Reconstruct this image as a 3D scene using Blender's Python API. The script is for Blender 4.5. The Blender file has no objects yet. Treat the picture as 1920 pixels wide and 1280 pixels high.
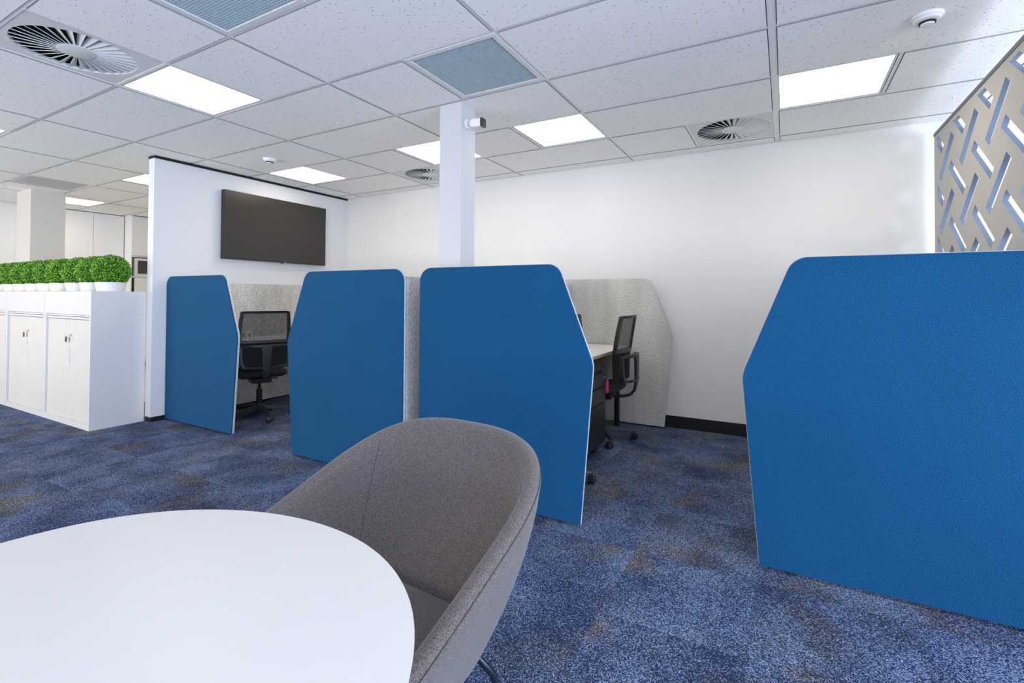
import bpy, bmesh, math, random
from mathutils import Vector, Matrix
PI = math.pi
SC = bpy.context.scene
COL = SC.collection
random.seed(7)

# ---------------------------------------------------------------- view
SC.view_settings.view_transform = 'Standard'
SC.view_settings.look = 'None'
SC.view_settings.gamma = 1
SC.view_settings.use_curve_mapping = False
SC.view_settings.exposure = 0.27
SC.cycles.use_denoising = True
SC.cycles.max_bounces = 10
SC.cycles.diffuse_bounces = 6
SC.cycles.transparent_max_bounces = 12

CEIL = 2.489          # underside of the ceiling grid
HC = 1.178            # camera height
BACK = 4.60           # back wall
GX, GY, G = -0.050, 2.6276, 0.6   # ceiling grid origin and module

# ---------------------------------------------------------------- materials
def new_mat(name):
    m = bpy.data.materials.new(name); m.use_nodes = True
    nt = m.node_tree; b = nt.nodes['Principled BSDF']
    return m, nt, b

def mat(name, col, rough=0.5, metal=0.0, var=0.0, scale=8.0, bump=0.0, bscale=60.0, spec=0.5, coat=0.0):
    m, nt, b = new_mat(name)
    b.inputs['Base Color'].default_value = (*col, 1)
    b.inputs['Roughness'].default_value = rough
    b.inputs['Metallic'].default_value = metal
    b.inputs['Specular IOR Level'].default_value = spec
    b.inputs['Coat Weight'].default_value = coat
    tc = nt.nodes.new('ShaderNodeTexCoord')
    if var > 0:
        n = nt.nodes.new('ShaderNodeTexNoise'); n.inputs['Scale'].default_value = scale
        n.inputs['Detail'].default_value = 3
        r = nt.nodes.new('ShaderNodeValToRGB')
        r.color_ramp.elements[0].position = .3; r.color_ramp.elements[1].position = .7
        r.color_ramp.elements[0].color = (*[c*(1-var) for c in col], 1)
        r.color_ramp.elements[1].color = (*[min(1, c*(1+var)) for c in col], 1)
        nt.links.new(tc.outputs['Object'], n.inputs['Vector'])
        nt.links.new(n.outputs['Fac'], r.inputs['Fac'])
        nt.links.new(r.outputs['Color'], b.inputs['Base Color'])
    if bump > 0:
        n2 = nt.nodes.new('ShaderNodeTexNoise'); n2.inputs['Scale'].default_value = bscale
        n2.inputs['Detail'].default_value = 2
        bp = nt.nodes.new('ShaderNodeBump'); bp.inputs['Strength'].default_value = bump
        bp.inputs['Distance'].default_value = 0.002
        nt.links.new(tc.outputs['Object'], n2.inputs['Vector'])
        nt.links.new(n2.outputs['Fac'], bp.inputs['Height'])
        nt.links.new(bp.outputs['Normal'], b.inputs['Normal'])
    return m

def fabric(name, dark, light, scale=420.0, p0=.38, p1=.62, stretch=(1, 1, 1), big=0.0, bigscale=2.0, rough=.9, sheen=.0, bump=.35):
    """woven melange cloth: fine two-tone thread noise, soft large wear variation"""
    m, nt, b = new_mat(name)
    b.inputs['Roughness'].default_value = rough
    b.inputs['Specular IOR Level'].default_value = .15
    b.inputs['Sheen Weight'].default_value = sheen
    tc = nt.nodes.new('ShaderNodeTexCoord')
    mp = nt.nodes.new('ShaderNodeMapping'); mp.inputs['Scale'].default_value = stretch
    nt.links.new(tc.outputs['Object'], mp.inputs['Vector'])
    n = nt.nodes.new('ShaderNodeTexNoise'); n.inputs['Scale'].default_value = scale
    n.inputs['Detail'].default_value = 2; n.inputs['Roughness'].default_value = .6
    nt.links.new(mp.outputs['Vector'], n.inputs['Vector'])
    r = nt.nodes.new('ShaderNodeValToRGB')
    r.color_ramp.elements[0].position = p0; r.color_ramp.elements[1].position = p1
    r.color_ramp.elements[0].color = (*dark, 1); r.color_ramp.elements[1].color = (*light, 1)
    nt.links.new(n.outputs['Fac'], r.inputs['Fac'])
    out = r.outputs['Color']
    if big > 0:
        n3 = nt.nodes.new('ShaderNodeTexNoise'); n3.inputs['Scale'].default_value = bigscale
        n3.inputs['Detail'].default_value = 5
        nt.links.new(mp.outputs['Vector'], n3.inputs['Vector'])
        mr = nt.nodes.new('ShaderNodeMapRange')
        mr.inputs['From Min'].default_value = .3; mr.inputs['From Max'].default_value = .7
        mr.inputs['To Min'].default_value = 1-big; mr.inputs['To Max'].default_value = 1+big
        nt.links.new(n3.outputs['Fac'], mr.inputs['Value'])
        vm = nt.nodes.new('ShaderNodeVectorMath'); vm.operation = 'SCALE'
        nt.links.new(out, vm.inputs[0]); nt.links.new(mr.outputs['Result'], vm.inputs['Scale'])
        out = vm.outputs['Vector']
    nt.links.new(out, b.inputs['Base Color'])
    bp = nt.nodes.new('ShaderNodeBump'); bp.inputs['Strength'].default_value = bump
    bp.inputs['Distance'].default_value = 0.001
    nt.links.new(n.outputs['Fac'], bp.inputs['Height'])
    nt.links.new(bp.outputs['Normal'], b.inputs['Normal'])
    return m

def carpet_mat():
    m, nt, b = new_mat('carpet')
    N, L = nt.nodes, nt.links
    b.inputs['Roughness'].default_value = .95
    b.inputs['Specular IOR Level'].default_value = .12
    tc = N.new('ShaderNodeTexCoord')
    sep = N.new('ShaderNodeSeparateXYZ'); L.new(tc.outputs['Object'], sep.inputs[0])
    def math_(op, a, bb=None):
        n = N.new('ShaderNodeMath'); n.operation = op
        for i, v in enumerate((a, bb)):
            if v is None: continue
            if isinstance(v, (int, float)): n.inputs[i].default_value = v
            else: L.new(v, n.inputs[i])
        return n.outputs[0]
    def tilecell(sx, sy, ox, oy):
        fx = math_('FLOOR', math_('DIVIDE', math_('ADD', sep.outputs[0], ox), sx))
        fy = math_('FLOOR', math_('DIVIDE', math_('ADD', sep.outputs[1], oy), sy))
        c = N.new('ShaderNodeCombineXYZ'); L.new(fx, c.inputs[0]); L.new(fy, c.inputs[1])
        w = N.new('ShaderNodeTexWhiteNoise'); w.noise_dimensions = '2D'; L.new(c.outputs[0], w.inputs['Vector'])
        return w
    w = tilecell(.5, .5, .11, .23)         # carpet tiles half a metre square
    # every tile shows another cut of one large soft pattern
    off = N.new('ShaderNodeVectorMath'); off.operation = 'SCALE'; off.inputs['Scale'].default_value = 0.9
    L.new(w.outputs['Color'], off.inputs[0])
    add = N.new('ShaderNodeVectorMath'); add.operation = 'ADD'
    L.new(tc.outputs['Object'], add.inputs[0]); L.new(off.outputs[0], add.inputs[1])
    def noise(scale, detail, vec, dist=0.0, rough=.5):
        n = N.new('ShaderNodeTexNoise'); n.inputs['Scale'].default_value = scale
        n.inputs['Detail'].default_value = detail; n.inputs['Distortion'].default_value = dist
        n.inputs['Roughness'].default_value = rough
        L.new(vec, n.inputs['Vector']); return n.outputs['Fac']
    def ramp(fac, stops):
        r = N.new('ShaderNodeValToRGB'); e = r.color_ramp.elements
        e[0].position, e[0].color = stops[0][0], (*stops[0][1], 1)
        e[1].position, e[1].color = stops[-1][0], (*stops[-1][1], 1)
        for p, c in stops[1:-1]:
            x = e.new(p); x.color = (*c, 1)
        L.new(fac, r.inputs['Fac']); return r.outputs['Color']
    def mix(f, a, c, mode='MIX'):
        n = N.new('ShaderNodeMix'); n.data_type = 'RGBA'; n.blend_type = mode
        if isinstance(f, (int, float)): n.inputs[0].default_value = f
        else: L.new(f, n.inputs[0])
        for i, v in ((6, a), (7, c)):
            if isinstance(v, tuple): n.inputs[i].default_value = (*v, 1)
            else: L.new(v, n.inputs[i])
        return n.outputs[2]
    patch = noise(1.9, 3, add.outputs[0], .3)
    base = ramp(patch, [(.30, (.012, .022, .072)), (.45, (.020, .034, .090)), (.56, (.024, .034, .066)), (.70, (.042, .048, .066))])
    brown = noise(2.6, 2, add.outputs[0])
    bm_ = ramp(brown, [(.54, (0, 0, 0)), (.68, (1, 1, 1))])
    fleckc = mix(bm_, (.22, .29, .45), (.27, .24, .20))
    # loops: tight bands of yarn, light flecks scattered among dark ones
    mp = N.new('ShaderNodeMapping'); mp.inputs['Scale'].default_value = (1.0, 1.35, 1)
    mp.inputs['Rotation'].default_value = (0, 0, .0)
    L.new(tc.outputs['Object'], mp.inputs['Vector'])
    vor = N.new('ShaderNodeTexVoronoi'); vor.inputs['Scale'].default_value = 290
    vor.inputs['Randomness'].default_value = .75
    L.new(mp.outputs[0], vor.inputs['Vector'])
    sv = N.new('ShaderNodeSeparateColor'); L.new(vor.outputs['Color'], sv.inputs[0])
    dens = math_('ADD', math_('MULTIPLY', noise(3.3, 4, add.outputs[0], .2), .65), -.125)   # share of light loops
    isl = math_('SUBTRACT', dens, math_('MULTIPLY', sv.outputs[0], .62))
    fl = N.new('ShaderNodeMapRange'); fl.inputs['From Min'].default_value = -.06; fl.inputs['From Max'].default_value = .08
    L.new(isl, fl.inputs['Value'])
    c1 = mix(fl.outputs[0], base, fleckc)
    dk = N.new('ShaderNodeMapRange'); dk.inputs['To Min'].default_value = .55; dk.inputs['To Max'].default_value = 1.35
    L.new(sv.outputs[1], dk.inputs['Value'])
    sc = N.new('ShaderNodeVectorMath'); sc.operation = 'SCALE'
    L.new(c1, sc.inputs[0]); L.new(dk.outputs[0], sc.inputs['Scale'])
    L.new(sc.outputs[0], b.inputs['Base Color'])
    bp = N.new('ShaderNodeBump'); bp.inputs['Strength'].default_value = .6; bp.inputs['Distance'].default_value = .003
    inv = math_('SUBTRACT', 1.0, vor.outputs['Distance'])
    L.new(inv, bp.inputs['Height']); L.new(bp.outputs['Normal'], b.inputs['Normal'])
    return m

def tile_mat():
    m, nt, b = new_mat('ceiling_tile'); N, L = nt.nodes, nt.links
    b.inputs['Roughness'].default_value = .95; b.inputs['Specular IOR Level'].default_value = .1
    tc = N.new('ShaderNodeTexCoord')
    v = N.new('ShaderNodeTexVoronoi'); v.inputs['Scale'].default_value = 70
    v.inputs['Randomness'].default_value = 1
    L.new(tc.outputs['Object'], v.inputs['Vector'])
    sv = N.new('ShaderNodeSeparateColor'); L.new(v.outputs['Color'], sv.inputs[0])
    # pinholes: a dot at some cell centres, its size drawn from the cell
    sz = N.new('ShaderNodeMapRange'); sz.inputs['From Min'].default_value = .35; sz.inputs['To Min'].default_value = 0.0; sz.inputs['To Max'].default_value = .27
    L.new(sv.outputs[0], sz.inputs['Value'])
    sub = N.new('ShaderNodeMath'); sub.operation = 'SUBTRACT'; L.new(sz.outputs[0], sub.inputs[0]); L.new(v.outputs['Distance'], sub.inputs[1])
    mr = N.new('ShaderNodeMapRange'); mr.inputs['From Min'].default_value = -.03; mr.inputs['From Max'].default_value = .05
    L.new(sub.outputs[0], mr.inputs['Value'])
    n = N.new('ShaderNodeTexNoise'); n.inputs['Scale'].default_value = 240; n.inputs['Detail'].default_value = 2
    L.new(tc.outputs['Object'], n.inputs['Vector'])
    r = N.new('ShaderNodeValToRGB'); r.color_ramp.elements[0].position = .33; r.color_ramp.elements[1].position = .55
    r.color_ramp.elements[0].color = (.83, .825, .805, 1); r.color_ramp.elements[1].color = (.93, .92, .90, 1)
    L.new(n.outputs['Fac'], r.inputs['Fac'])
    mx = N.new('ShaderNodeMix'); mx.data_type = 'RGBA'
    L.new(mr.outputs[0], mx.inputs[0]); L.new(r.outputs['Color'], mx.inputs[6]); mx.inputs[7].default_value = (.28, .28, .29, 1)
    L.new(mx.outputs[2], b.inputs['Base Color'])
    return m

def emit_mat(name, col, s):
    m, nt, b = new_mat(name)
    b.inputs['Base Color'].default_value = (.8, .8, .8, 1)
    b.inputs['Emission Color'].default_value = (*col, 1)
    b.inputs['Emission Strength'].default_value = s
    return m

def mesh_mat():
    m, nt, b = new_mat('chair_mesh'); N, L = nt.nodes, nt.links
    b.inputs['Base Color'].default_value = (.03, .03, .033, 1); b.inputs['Roughness'].default_value = .7
    tr = N.new('ShaderNodeBsdfTransparent'); mx = N.new('ShaderNodeMixShader')
    tc = N.new('ShaderNodeTexCoord'); w = N.new('ShaderNodeTexVoronoi'); w.inputs['Scale'].default_value = 330
    L.new(tc.outputs['Object'], w.inputs['Vector'])
    mr = N.new('ShaderNodeMapRange'); mr.inputs['From Min'].default_value = .2; mr.inputs['From Max'].default_value = .6
    mr.inputs['To Min'].default_value = .35; mr.inputs['To Max'].default_value = .95
    L.new(w.outputs['Distance'], mr.inputs['Value'])
    L.new(mr.outputs[0], mx.inputs[0]); L.new(tr.outputs[0], mx.inputs[1]); L.new(b.outputs[0], mx.inputs[2])
    L.new(mx.outputs[0], N['Material Output'].inputs['Surface'])
    return m

def pane_mat():
    m, nt, b = new_mat('window_glass'); N, L = nt.nodes, nt.links
    gl = N.new('ShaderNodeBsdfGlossy'); gl.inputs['Roughness'].default_value = .02
    tr = N.new('ShaderNodeBsdfTransparent'); mx = N.new('ShaderNodeMixShader'); mx.inputs[0].default_value = .06
    L.new(tr.outputs[0], mx.inputs[1]); L.new(gl.outputs[0], mx.inputs[2])
    L.new(mx.outputs[0], N['Material Output'].inputs['Surface'])
    return m

def leaf_mat():
    m, nt, b = new_mat('box_leaf'); N, L = nt.nodes, nt.links
    b.inputs['Roughness'].default_value = .45; b.inputs['Specular IOR Level'].default_value = .5
    at = N.new('ShaderNodeAttribute'); at.attribute_name = 'tone'; at.attribute_type = 'GEOMETRY'
    r = N.new('ShaderNodeValToRGB')
    r.color_ramp.elements[0].color = (.020, .13, .003, 1); r.color_ramp.elements[1].color = (.24, .56, .012, 1)
    L.new(at.outputs['Fac'], r.inputs['Fac']); L.new(r.outputs['Color'], b.inputs['Base Color'])
    return m

WALL = mat('painted_wall', (.75, .74, .715), .75, var=.012, scale=3, bump=.05, bscale=180)
WALLP = mat('painted_partition', (.73, .73, .725), .7, var=.01, scale=3, bump=.05, bscale=180)
CARPET = carpet_mat()
TILE = tile_mat()
GROOVE_SHADE = mat('tile_groove_shade', (.30, .30, .305), .95)  # darker than the tile face, stands in for shade in the grooves
TEE = mat('ceiling_tee', (.82, .82, .81), .45)
BLACKTRIM = mat('black_trim', (.010, .010, .011), .45, spec=.3)
LIGHTM = emit_mat('light_diffuser', (1.0, .93, .82), 6.5)
FRAMEW = mat('white_powdercoat', (.72, .72, .71), .4)
VENT = mat('vent_white', (.68, .70, .68), .45)
PLENUM = mat('plenum_dark', (.012, .014, .018), .8)
PLENUM2 = mat('plenum_grille', (.10, .14, .17), .8)
EGG = mat('eggcrate_grey', (.46, .56, .61), .5)
BLUE = fabric('blue_felt', (.0005, .028, .075), (.009, .108, .255), 330, p0=.34, p1=.66, big=.04, bigscale=3, sheen=.05, bump=.015)
GREYF = fabric('grey_felt', (.40, .385, .35), (.72, .70, .645), 260, stretch=(1, 1, .25), big=.18, bigscale=5)
EDGEB = mat('panel_edging', (.46, .52, .60), .6)
TUB = fabric('tub_wool', (.033, .028, .026), (.195, .170, .160), 480, p0=.30, p1=.72, sheen=.2, big=.05)
SEAM = mat('seam_thread', (.05, .045, .045), .9)
TABLE = mat('table_laminate', (.63, .615, .59), .38, var=.006, scale=5, spec=.4)
PLY = mat('birch_ply_edge', (.62, .43, .22), .5, var=.18, scale=40)
PLYL = mat('pale_ply_edge', (.74, .64, .50), .5, var=.08, scale=60)
DESK = mat('desk_laminate', (.78, .78, .765), .4, spec=.4)
BLACKP = mat('black_plastic', (.021, .021, .023), .42, bump=.1, bscale=300)
BLACKS = mat('black_seat_cloth', (.012, .012, .013), .9, var=.3, scale=300)
BLACKM = mat('black_steel', (.012, .012, .013), .38, var=.1, scale=40)
GUN = mat('dark_leg_metal', (.02, .028, .045), .3, metal=.6)
MESHM = mesh_mat()
CHROME = mat('chrome', (.7, .7, .7), .2, metal=1)
BRASS = mat('brass_lock', (.55, .42, .25), .3, metal=1)
CABW = mat('cabinet_white', (.66, .655, .65), .42, spec=.4)
CABD = mat('tambour_white', (.66, .63, .58), .5, var=.01, scale=9)
POT = mat('pot_white', (.82, .82, .81), .4)
LEAF = leaf_mat()
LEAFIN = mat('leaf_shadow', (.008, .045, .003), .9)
SCREEN = mat('tv_screen', (.030, .026, .022), .28, spec=.5)
TVF = mat('tv_bezel', (.012, .012, .016), .35)
FELT = fabric('beige_felt', (.40, .385, .355), (.62, .60, .56), 330, p0=.3, p1=.7, bump=.3)
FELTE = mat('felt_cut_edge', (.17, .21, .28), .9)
RAIL = mat('screen_rail', (.13, .13, .145), .5)
PINK = mat('pink_tag', (.55, .02, .12), .45)
KITW = mat('kitchen_white', (.80, .80, .79), .4)
BOUNCE_FLOOR = mat('kitchen_bounce_floor', (.62, .58, .52), .5, var=.04, scale=6)
COLW = mat('column_paint', (.58, .58, .585), .6)
COLW2 = mat('column_cream', (.62, .595, .55), .7)
STEEL = mat('stainless', (.75, .73, .70), .35, metal=.5)
GLASSB = mat('oven_glass', (.05, .042, .036), .2)
PANE = pane_mat()

# ---------------------------------------------------------------- mesh helpers
def obj(name, bm, m, parent=None, smooth=False, bevel=0.0, seg=2, sub=0, loc=None, auto=None):
    me = bpy.data.meshes.new(name)
    bmesh.ops.recalc_face_normals(bm, faces=bm.faces)
    bm.to_mesh(me); bm.free()
    mats = m if isinstance(m, (list, tuple)) else [m]
    for x in mats: me.materials.append(x)
    o = bpy.data.objects.new(name, me); COL.objects.link(o)
    if smooth:
        for p in me.polygons: p.use_smooth = True
    if auto:
        try: me.set_sharp_from_angle(angle=math.radians(auto))
        except Exception: pass
    if bevel:
        b = o.modifiers.new('bevel', 'BEVEL'); b.width = bevel; b.segments = seg; b.limit_method = 'ANGLE'
        b.angle_limit = math.radians(40)
    if sub:
        s = o.modifiers.new('sub', 'SUBSURF'); s.levels = sub; s.render_levels = sub
    if parent: o.parent = parent
    if loc: o.location = loc
    return o

def box(bm, x0, x1, y0, y1, z0, z1, mi=0):
    v = [bm.verts.new(p) for p in ((x0, y0, z0), (x1, y0, z0), (x1, y1, z0), (x0, y1, z0), (x0, y0, z1), (x1, y0, z1), (x1, y1, z1), (x0, y1, z1))]
    for f in ((0, 3, 2, 1), (4, 5, 6, 7), (0, 1, 5, 4), (1, 2, 6, 5), (2, 3, 7, 6), (3, 0, 4, 7)):
        fc = bm.faces.new([v[i] for i in f]); fc.material_index = mi
    return v

def boxo(name, x0, x1, y0, y1, z0, z1, m, parent=None, bevel=0.0):
    bm = bmesh.new(); box(bm, x0, x1, y0, y1, z0, z1)
    return obj(name, bm, m, parent, bevel=bevel)

def tube(bm, pts, r, n=10, closed=False, mi=0, caps=True):
    """sweep a circle of radius r (number or list) along pts"""
    P = [Vector(p) for p in pts]; k = len(P); rings = []
    up0 = None
    for i, p in enumerate(P):
        if closed: d = (P[(i+1) % k] - P[i-1])
        else: d = (P[min(i+1, k-1)] - P[max(i-1, 0)])
        d.normalize()
        if up0 is None:
            a = Vector((0, 0, 1)) if abs(d.z) < .9 else Vector((1, 0, 0))
            u = d.cross(a).normalized()
        else:
            u = (up0 - d*up0.dot(d)).normalized()
        up0 = u
        w = d.cross(u)
        rr = r[i] if isinstance(r, (list, tuple)) else r
        rings.append([bm.verts.new(p + (u*math.cos(2*PI*j/n) + w*math.sin(2*PI*j/n))*rr) for j in range(n)])
    for i in range(k if closed else k-1):
        a, b = rings[i], rings[(i+1) % k]
        for j in range(n):
            f = bm.faces.new((a[j], a[(j+1) % n], b[(j+1) % n], b[j])); f.material_index = mi
    if not closed and caps:
        bm.faces.new(rings[0][::-1]); bm.faces.new(rings[-1])

def lathe(bm, prof, n=32, c=(0, 0), axis='Z', mi=0):
    """revolve (r, z) profile; r==0 ends are closed as poles"""
    rings = []
    for r, z in prof:
        if r < 1e-6: rings.append([bm.verts.new((c[0], c[1], z))])
        else: rings.append([bm.verts.new((c[0]+r*math.cos(2*PI*j/n), c[1]+r*math.sin(2*PI*j/n), z)) for j in range(n)])
    for a, b in zip(rings[:-1], rings[1:]):
        for j in range(n):
            k = (j+1) % n
            if len(a) == 1 and len(b) == 1: continue
            if len(a) == 1: f = bm.faces.new((a[0], b[k], b[j]))
            elif len(b) == 1: f = bm.faces.new((a[j], a[k], b[0]))
            else: f = bm.faces.new((a[j], a[k], b[k], b[j]))
            f.material_index = mi
    if len(rings[0]) > 1: bm.faces.new(rings[0][::-1]).material_index = mi
    if len(rings[-1]) > 1: bm.faces.new(rings[-1]).material_index = mi

def fillet(poly, radii, n=8):
    """round the corners of a 2D polygon"""
    out = []; k = len(poly)
    for i in range(k):
        p = Vector(poly[i]); a = Vector(poly[i-1]); b = Vector(poly[(i+1) % k]); r = radii[i]
        if r <= 0: out.append(tuple(p)); continue
        d1 = (a-p).normalized(); d2 = (b-p).normalized()
        ang = d1.angle(d2); t = r/math.tan(ang/2)
        s = p + d1*t; e = p + d2*t
        c = p + (d1+d2).normalized()*(r/math.sin(ang/2))
        v0 = s-c; v1 = e-c
        a0 = math.atan2(v0.y, v0.x); a1 = math.atan2(v1.y, v1.x)
        while a1-a0 > PI: a1 -= 2*PI
        while a1-a0 < -PI: a1 += 2*PI
        for j in range(n+1):
            q = a0+(a1-a0)*j/n
            out.append((c.x+r*math.cos(q), c.y+r*math.sin(q)))
    return out

def prism(bm, poly, fn0, fn1, mi=0, side=None):
    a = [bm.verts.new(fn0(p)) for p in poly]; b = [bm.verts.new(fn1(p)) for p in poly]
    bm.faces.new(a).material_index = mi; bm.faces.new(b[::-1]).material_index = mi
    n = len(poly)
    for i in range(n):
        f = bm.faces.new((a[i], b[i], b[(i+1) % n], a[(i+1) % n])); f.material_index = mi if side is None else side

def tag(o, label, cat, group=None, kind=None):
    if label: o['label'] = label
    if cat: o['category'] = cat
    if group: o['group'] = group
    if kind: o['kind'] = kind
    return o

def empty(name, loc, label=None, cat=None, group=None, rz=0):
    o = bpy.data.objects.new(name, None); COL.objects.link(o)
    o.location = loc; o.rotation_euler = (0, 0, rz); o.empty_display_size = .1
    return tag(o, label, cat, group)

def dup(root, loc=None, rz=None, label=None):
    r = root.copy(); COL.objects.link(r)
    if loc: r.location = loc
    if rz is not None: r.rotation_euler = (0, 0, rz)
    if label: r['label'] = label
    for ch in list(root.children):
        c = ch.copy(); COL.objects.link(c); c.parent = r
        for g in list(ch.children):
            d = g.copy(); COL.objects.link(d); d.parent = c
    return r

def struct(o):
    o['kind'] = 'structure'; return o

# ---------------------------------------------------------------- room shell
FRONT_FILL = (230, 90, 50, 70)  # energies of the added front fill lamps
def daylight_and_fill(loc, aim, w_, h_, energy, col):
    # upward-tilted lamp outside a window: skylight on the right, added ceiling fill in front
    ld = bpy.data.lights.new('daylight_and_fill', 'AREA'); ld.shape = 'RECTANGLE'
    ld.size = w_; ld.size_y = h_; ld.energy = energy; ld.color = col
    lo = bpy.data.objects.new('daylight_and_fill', ld); COL.objects.link(lo)
    lo.location = loc; lo.rotation_euler = Vector(aim).to_track_quat('-Z', 'Y').to_euler()
XL, XR, YF = -9.60, 3.00, -3.20
struct(boxo('floor', XL-.2, XR+.2, YF-.2, BACK+.2, -.10, 0, CARPET))
struct(boxo('floor', XL, -5.245, 2.72, BACK, .0002, .003, BOUNCE_FLOOR))  # unseen pale floor, added to bounce light up to the kitchen ceiling
struct(boxo('wall_back', XL-.2, XR+.2, BACK, BACK+.15, 0, CEIL+.25, WALL))
struct(boxo('wall_left', XL-.15, XL, YF, BACK, 0, CEIL+.25, WALL))
# right wall with three window openings
WINS = [(-2.7, -0.6), (-.3, 1.8), (2.1, 4.2)]
WZ0, WZ1 = .55, 2.30
bm = bmesh.new()
ys = [YF] + [v for w in WINS for v in w] + [BACK]
for i in range(0, len(ys), 2): box(bm, XR, XR+.15, ys[i], ys[i+1], 0, CEIL+.25)
for a, b_ in WINS:
    box(bm, XR, XR+.15, a, b_, 0, WZ0); box(bm, XR, XR+.15, a, b_, WZ1, CEIL+.25)
struct(obj('wall_right', bm, WALL))
for i, (a, b_) in enumerate(WINS):
    bm = bmesh.new()
    for y in (a+.02, (a+b_)/2, b_-.02): box(bm, XR+.04, XR+.09, y-.02, y+.02, WZ0, WZ1)
    for z in (WZ0, WZ1-.04): box(bm, XR+.0401, XR+.0899, a+.041, b_-.041, z, z+.04)
    w = struct(obj('window_%d' % (i+1), bm, FRAMEW))
    boxo('pane', XR+.062, XR+.066, a+.04, b_-.04, WZ0+.04, WZ1-.04, PANE, w)
    daylight_and_fill((XR+.45, (a+b_)/2, 1.15), (-1, 0, .65), b_-a, 1.7, (210, 200, 70)[i], ((.30, .48, 1.0), (.85, .91, 1.0), (.80, .88, 1.0))[i])
# front wall behind the viewpoint, its windows added to let in ceiling fill
FW = [(-8.6, -6.4), (-6.0, -3.8), (-3.4, -1.2), (-.8, 1.4)]
bm = bmesh.new()
xs = [XL-.2] + [v for w_ in FW for v in w_] + [XR+.2]
for i in range(0, len(xs), 2): box(bm, xs[i], xs[i+1], YF-.15, YF, 0, CEIL+.25)
for a, b_ in FW:
    box(bm, a, b_, YF-.15, YF, 0, .25); box(bm, a, b_, YF-.15, YF, WZ1, CEIL+.25)
struct(obj('wall_front', bm, WALL))
for i, (a, b_) in enumerate(FW):
    bm = bmesh.new()
    for x in (a+.02, (a+b_)/2, b_-.02): box(bm, x-.02, x+.02, YF-.09, YF-.04, .25, WZ1)
    for z in (.25, WZ1-.04): box(bm, a+.041, b_-.041, YF-.0899, YF-.0401, z, z+.04)
    w = struct(obj('window_%d' % (i+4), bm, FRAMEW))  # unseen window, added for the fill lamp outside it
    boxo('pane', a+.04, b_-.04, YF-.066, YF-.062, .29, WZ1-.04, PANE, w)
    daylight_and_fill(((a+b_)/2, YF-.55, 1.0), (0, 1, 1.3), b_-a, 1.9, FRONT_FILL[i], (1.0, .97, .93))  # added upward fill that brightens the ceiling

# fixtures in the ceiling grid: (i, j) of the cell's low corner
LIGHTS = [(-6, -2), (-5, 1), (-3, 1), (0, 1), (-8, 1), (-11, 0), (-15, 0), (-10, -3),
          (-11, 2), (0, -5), (-6, -6), (3, -2), (-11, -6), (-15, -4), (3, -6)]  # unseen panels added for even light, the first for the kitchen
SWIRLS = [(-6, -3), (-1, 2), (-6, 2)]
GRILLES = [(-3, -1), (-4, -3)]
FLATV = [(-13, -1)]
fixs = set(LIGHTS+SWIRLS+GRILLES+FLATV)
tw = .009
skip = set(SWIRLS+GRILLES+LIGHTS+FLATV)
TZ = CEIL+.006
bm = bmesh.new()
for i in range(-16, 6):
    for j in range(-10, 4):
        if (i, j) in skip: continue
        x0 = max(GX+G*i, XL); x1 = min(GX+G*(i+1), XR); y0 = max(GY+G*j, YF); y1 = min(GY+G*(j+1), BACK)
        if x1-x0 < .005 or y1-y0 < .005: continue
        # each tile cell: flat board with a small thickness
        l = tw+.004 if ((i % 2 == 0) or ((i-1, j) in fixs)) else 0
        r = tw+.004 if ((i % 2 == 1) or ((i+1, j) in fixs)) else 0
        if i == 0: l = .022
        if i == -1: r = .022
        if x1-x0-l-r < .01 or y1-y0-.04 < .01: continue
        nf = len(bm.faces)
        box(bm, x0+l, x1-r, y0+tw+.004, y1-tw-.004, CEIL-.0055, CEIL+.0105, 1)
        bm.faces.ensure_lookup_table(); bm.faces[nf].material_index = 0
        box(bm, x0, x1, y0, y1, CEIL+.0106, CEIL+.02, 1)          # rebated edge; this and the tile sides carry painted groove shade
struct(tag(obj('ceiling', bm, [TILE, GROOVE_SHADE]), None, None))
bm = bmesh.new()
for j in range(-9, 4):
    y = GY+G*j
    box(bm, XL, XR, y-tw, y+tw, CEIL-.001, CEIL+.0015)
    box(bm, XL, XR, y-.001, y+.001, CEIL+.0015, TZ+.03)
fix = LIGHTS+SWIRLS+GRILLES+FLATV
for j in range(-10, 4):
    y0 = max(GY+G*j+tw, YF); y1 = min(GY+G*(j+1)-tw, BACK)
    if y1 <= y0: continue
    for i in range(-16, 6):
        need = (i % 2 == 0) or ((i, j) in fix) or ((i-1, j) in fix)
        if need and XL+.02 < GX+G*i < XR-.02:
            x = GX+G*i
            w = .018 if i == 0 else tw
            box(bm, x-w, x+w, y0, y1, CEIL-.0012, CEIL+.0013)
            box(bm, x-.001, x+.001, y0, y1, CEIL+.0015, TZ+.03)
# wall angle round the room
box(bm, XL, XR, BACK-.018, BACK, CEIL-.001, CEIL+.0012)
struct(obj('trim_1', bm, TEE))
# slab over the plenum keeps outside light out
struct(boxo('trim_2', XL-.2, XR+.2, YF-.2, BACK+.2, CEIL+.30, CEIL+.36, PLENUM))

# partition carrying the television
PX0, PX1, PY0 = -5.240, -5.140, 2.312
pt = struct(boxo('wall_partition', PX0, PX1, PY0, BACK, .045, CEIL-.028, WALLP))
boxo('wall_base', PX0+.006, PX1-.006, PY0+.006, BACK, 0, .045, BLACKTRIM, pt)
bm = bmesh.new(); box(bm, PX0-.004, PX1+.008, PY0-.004, BACK-.002, CEIL-.030, CEIL-.001)
struct(obj('trim_3', bm, BLACKTRIM))
struct(boxo('baseboard_back', PX1, XR, BACK-.012, BACK, 0, .105, BLACKTRIM, bevel=.001))
struct(boxo('baseboard_right', XR-.012, XR, YF, BACK-.013, 0, .105, BLACKTRIM))

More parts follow.
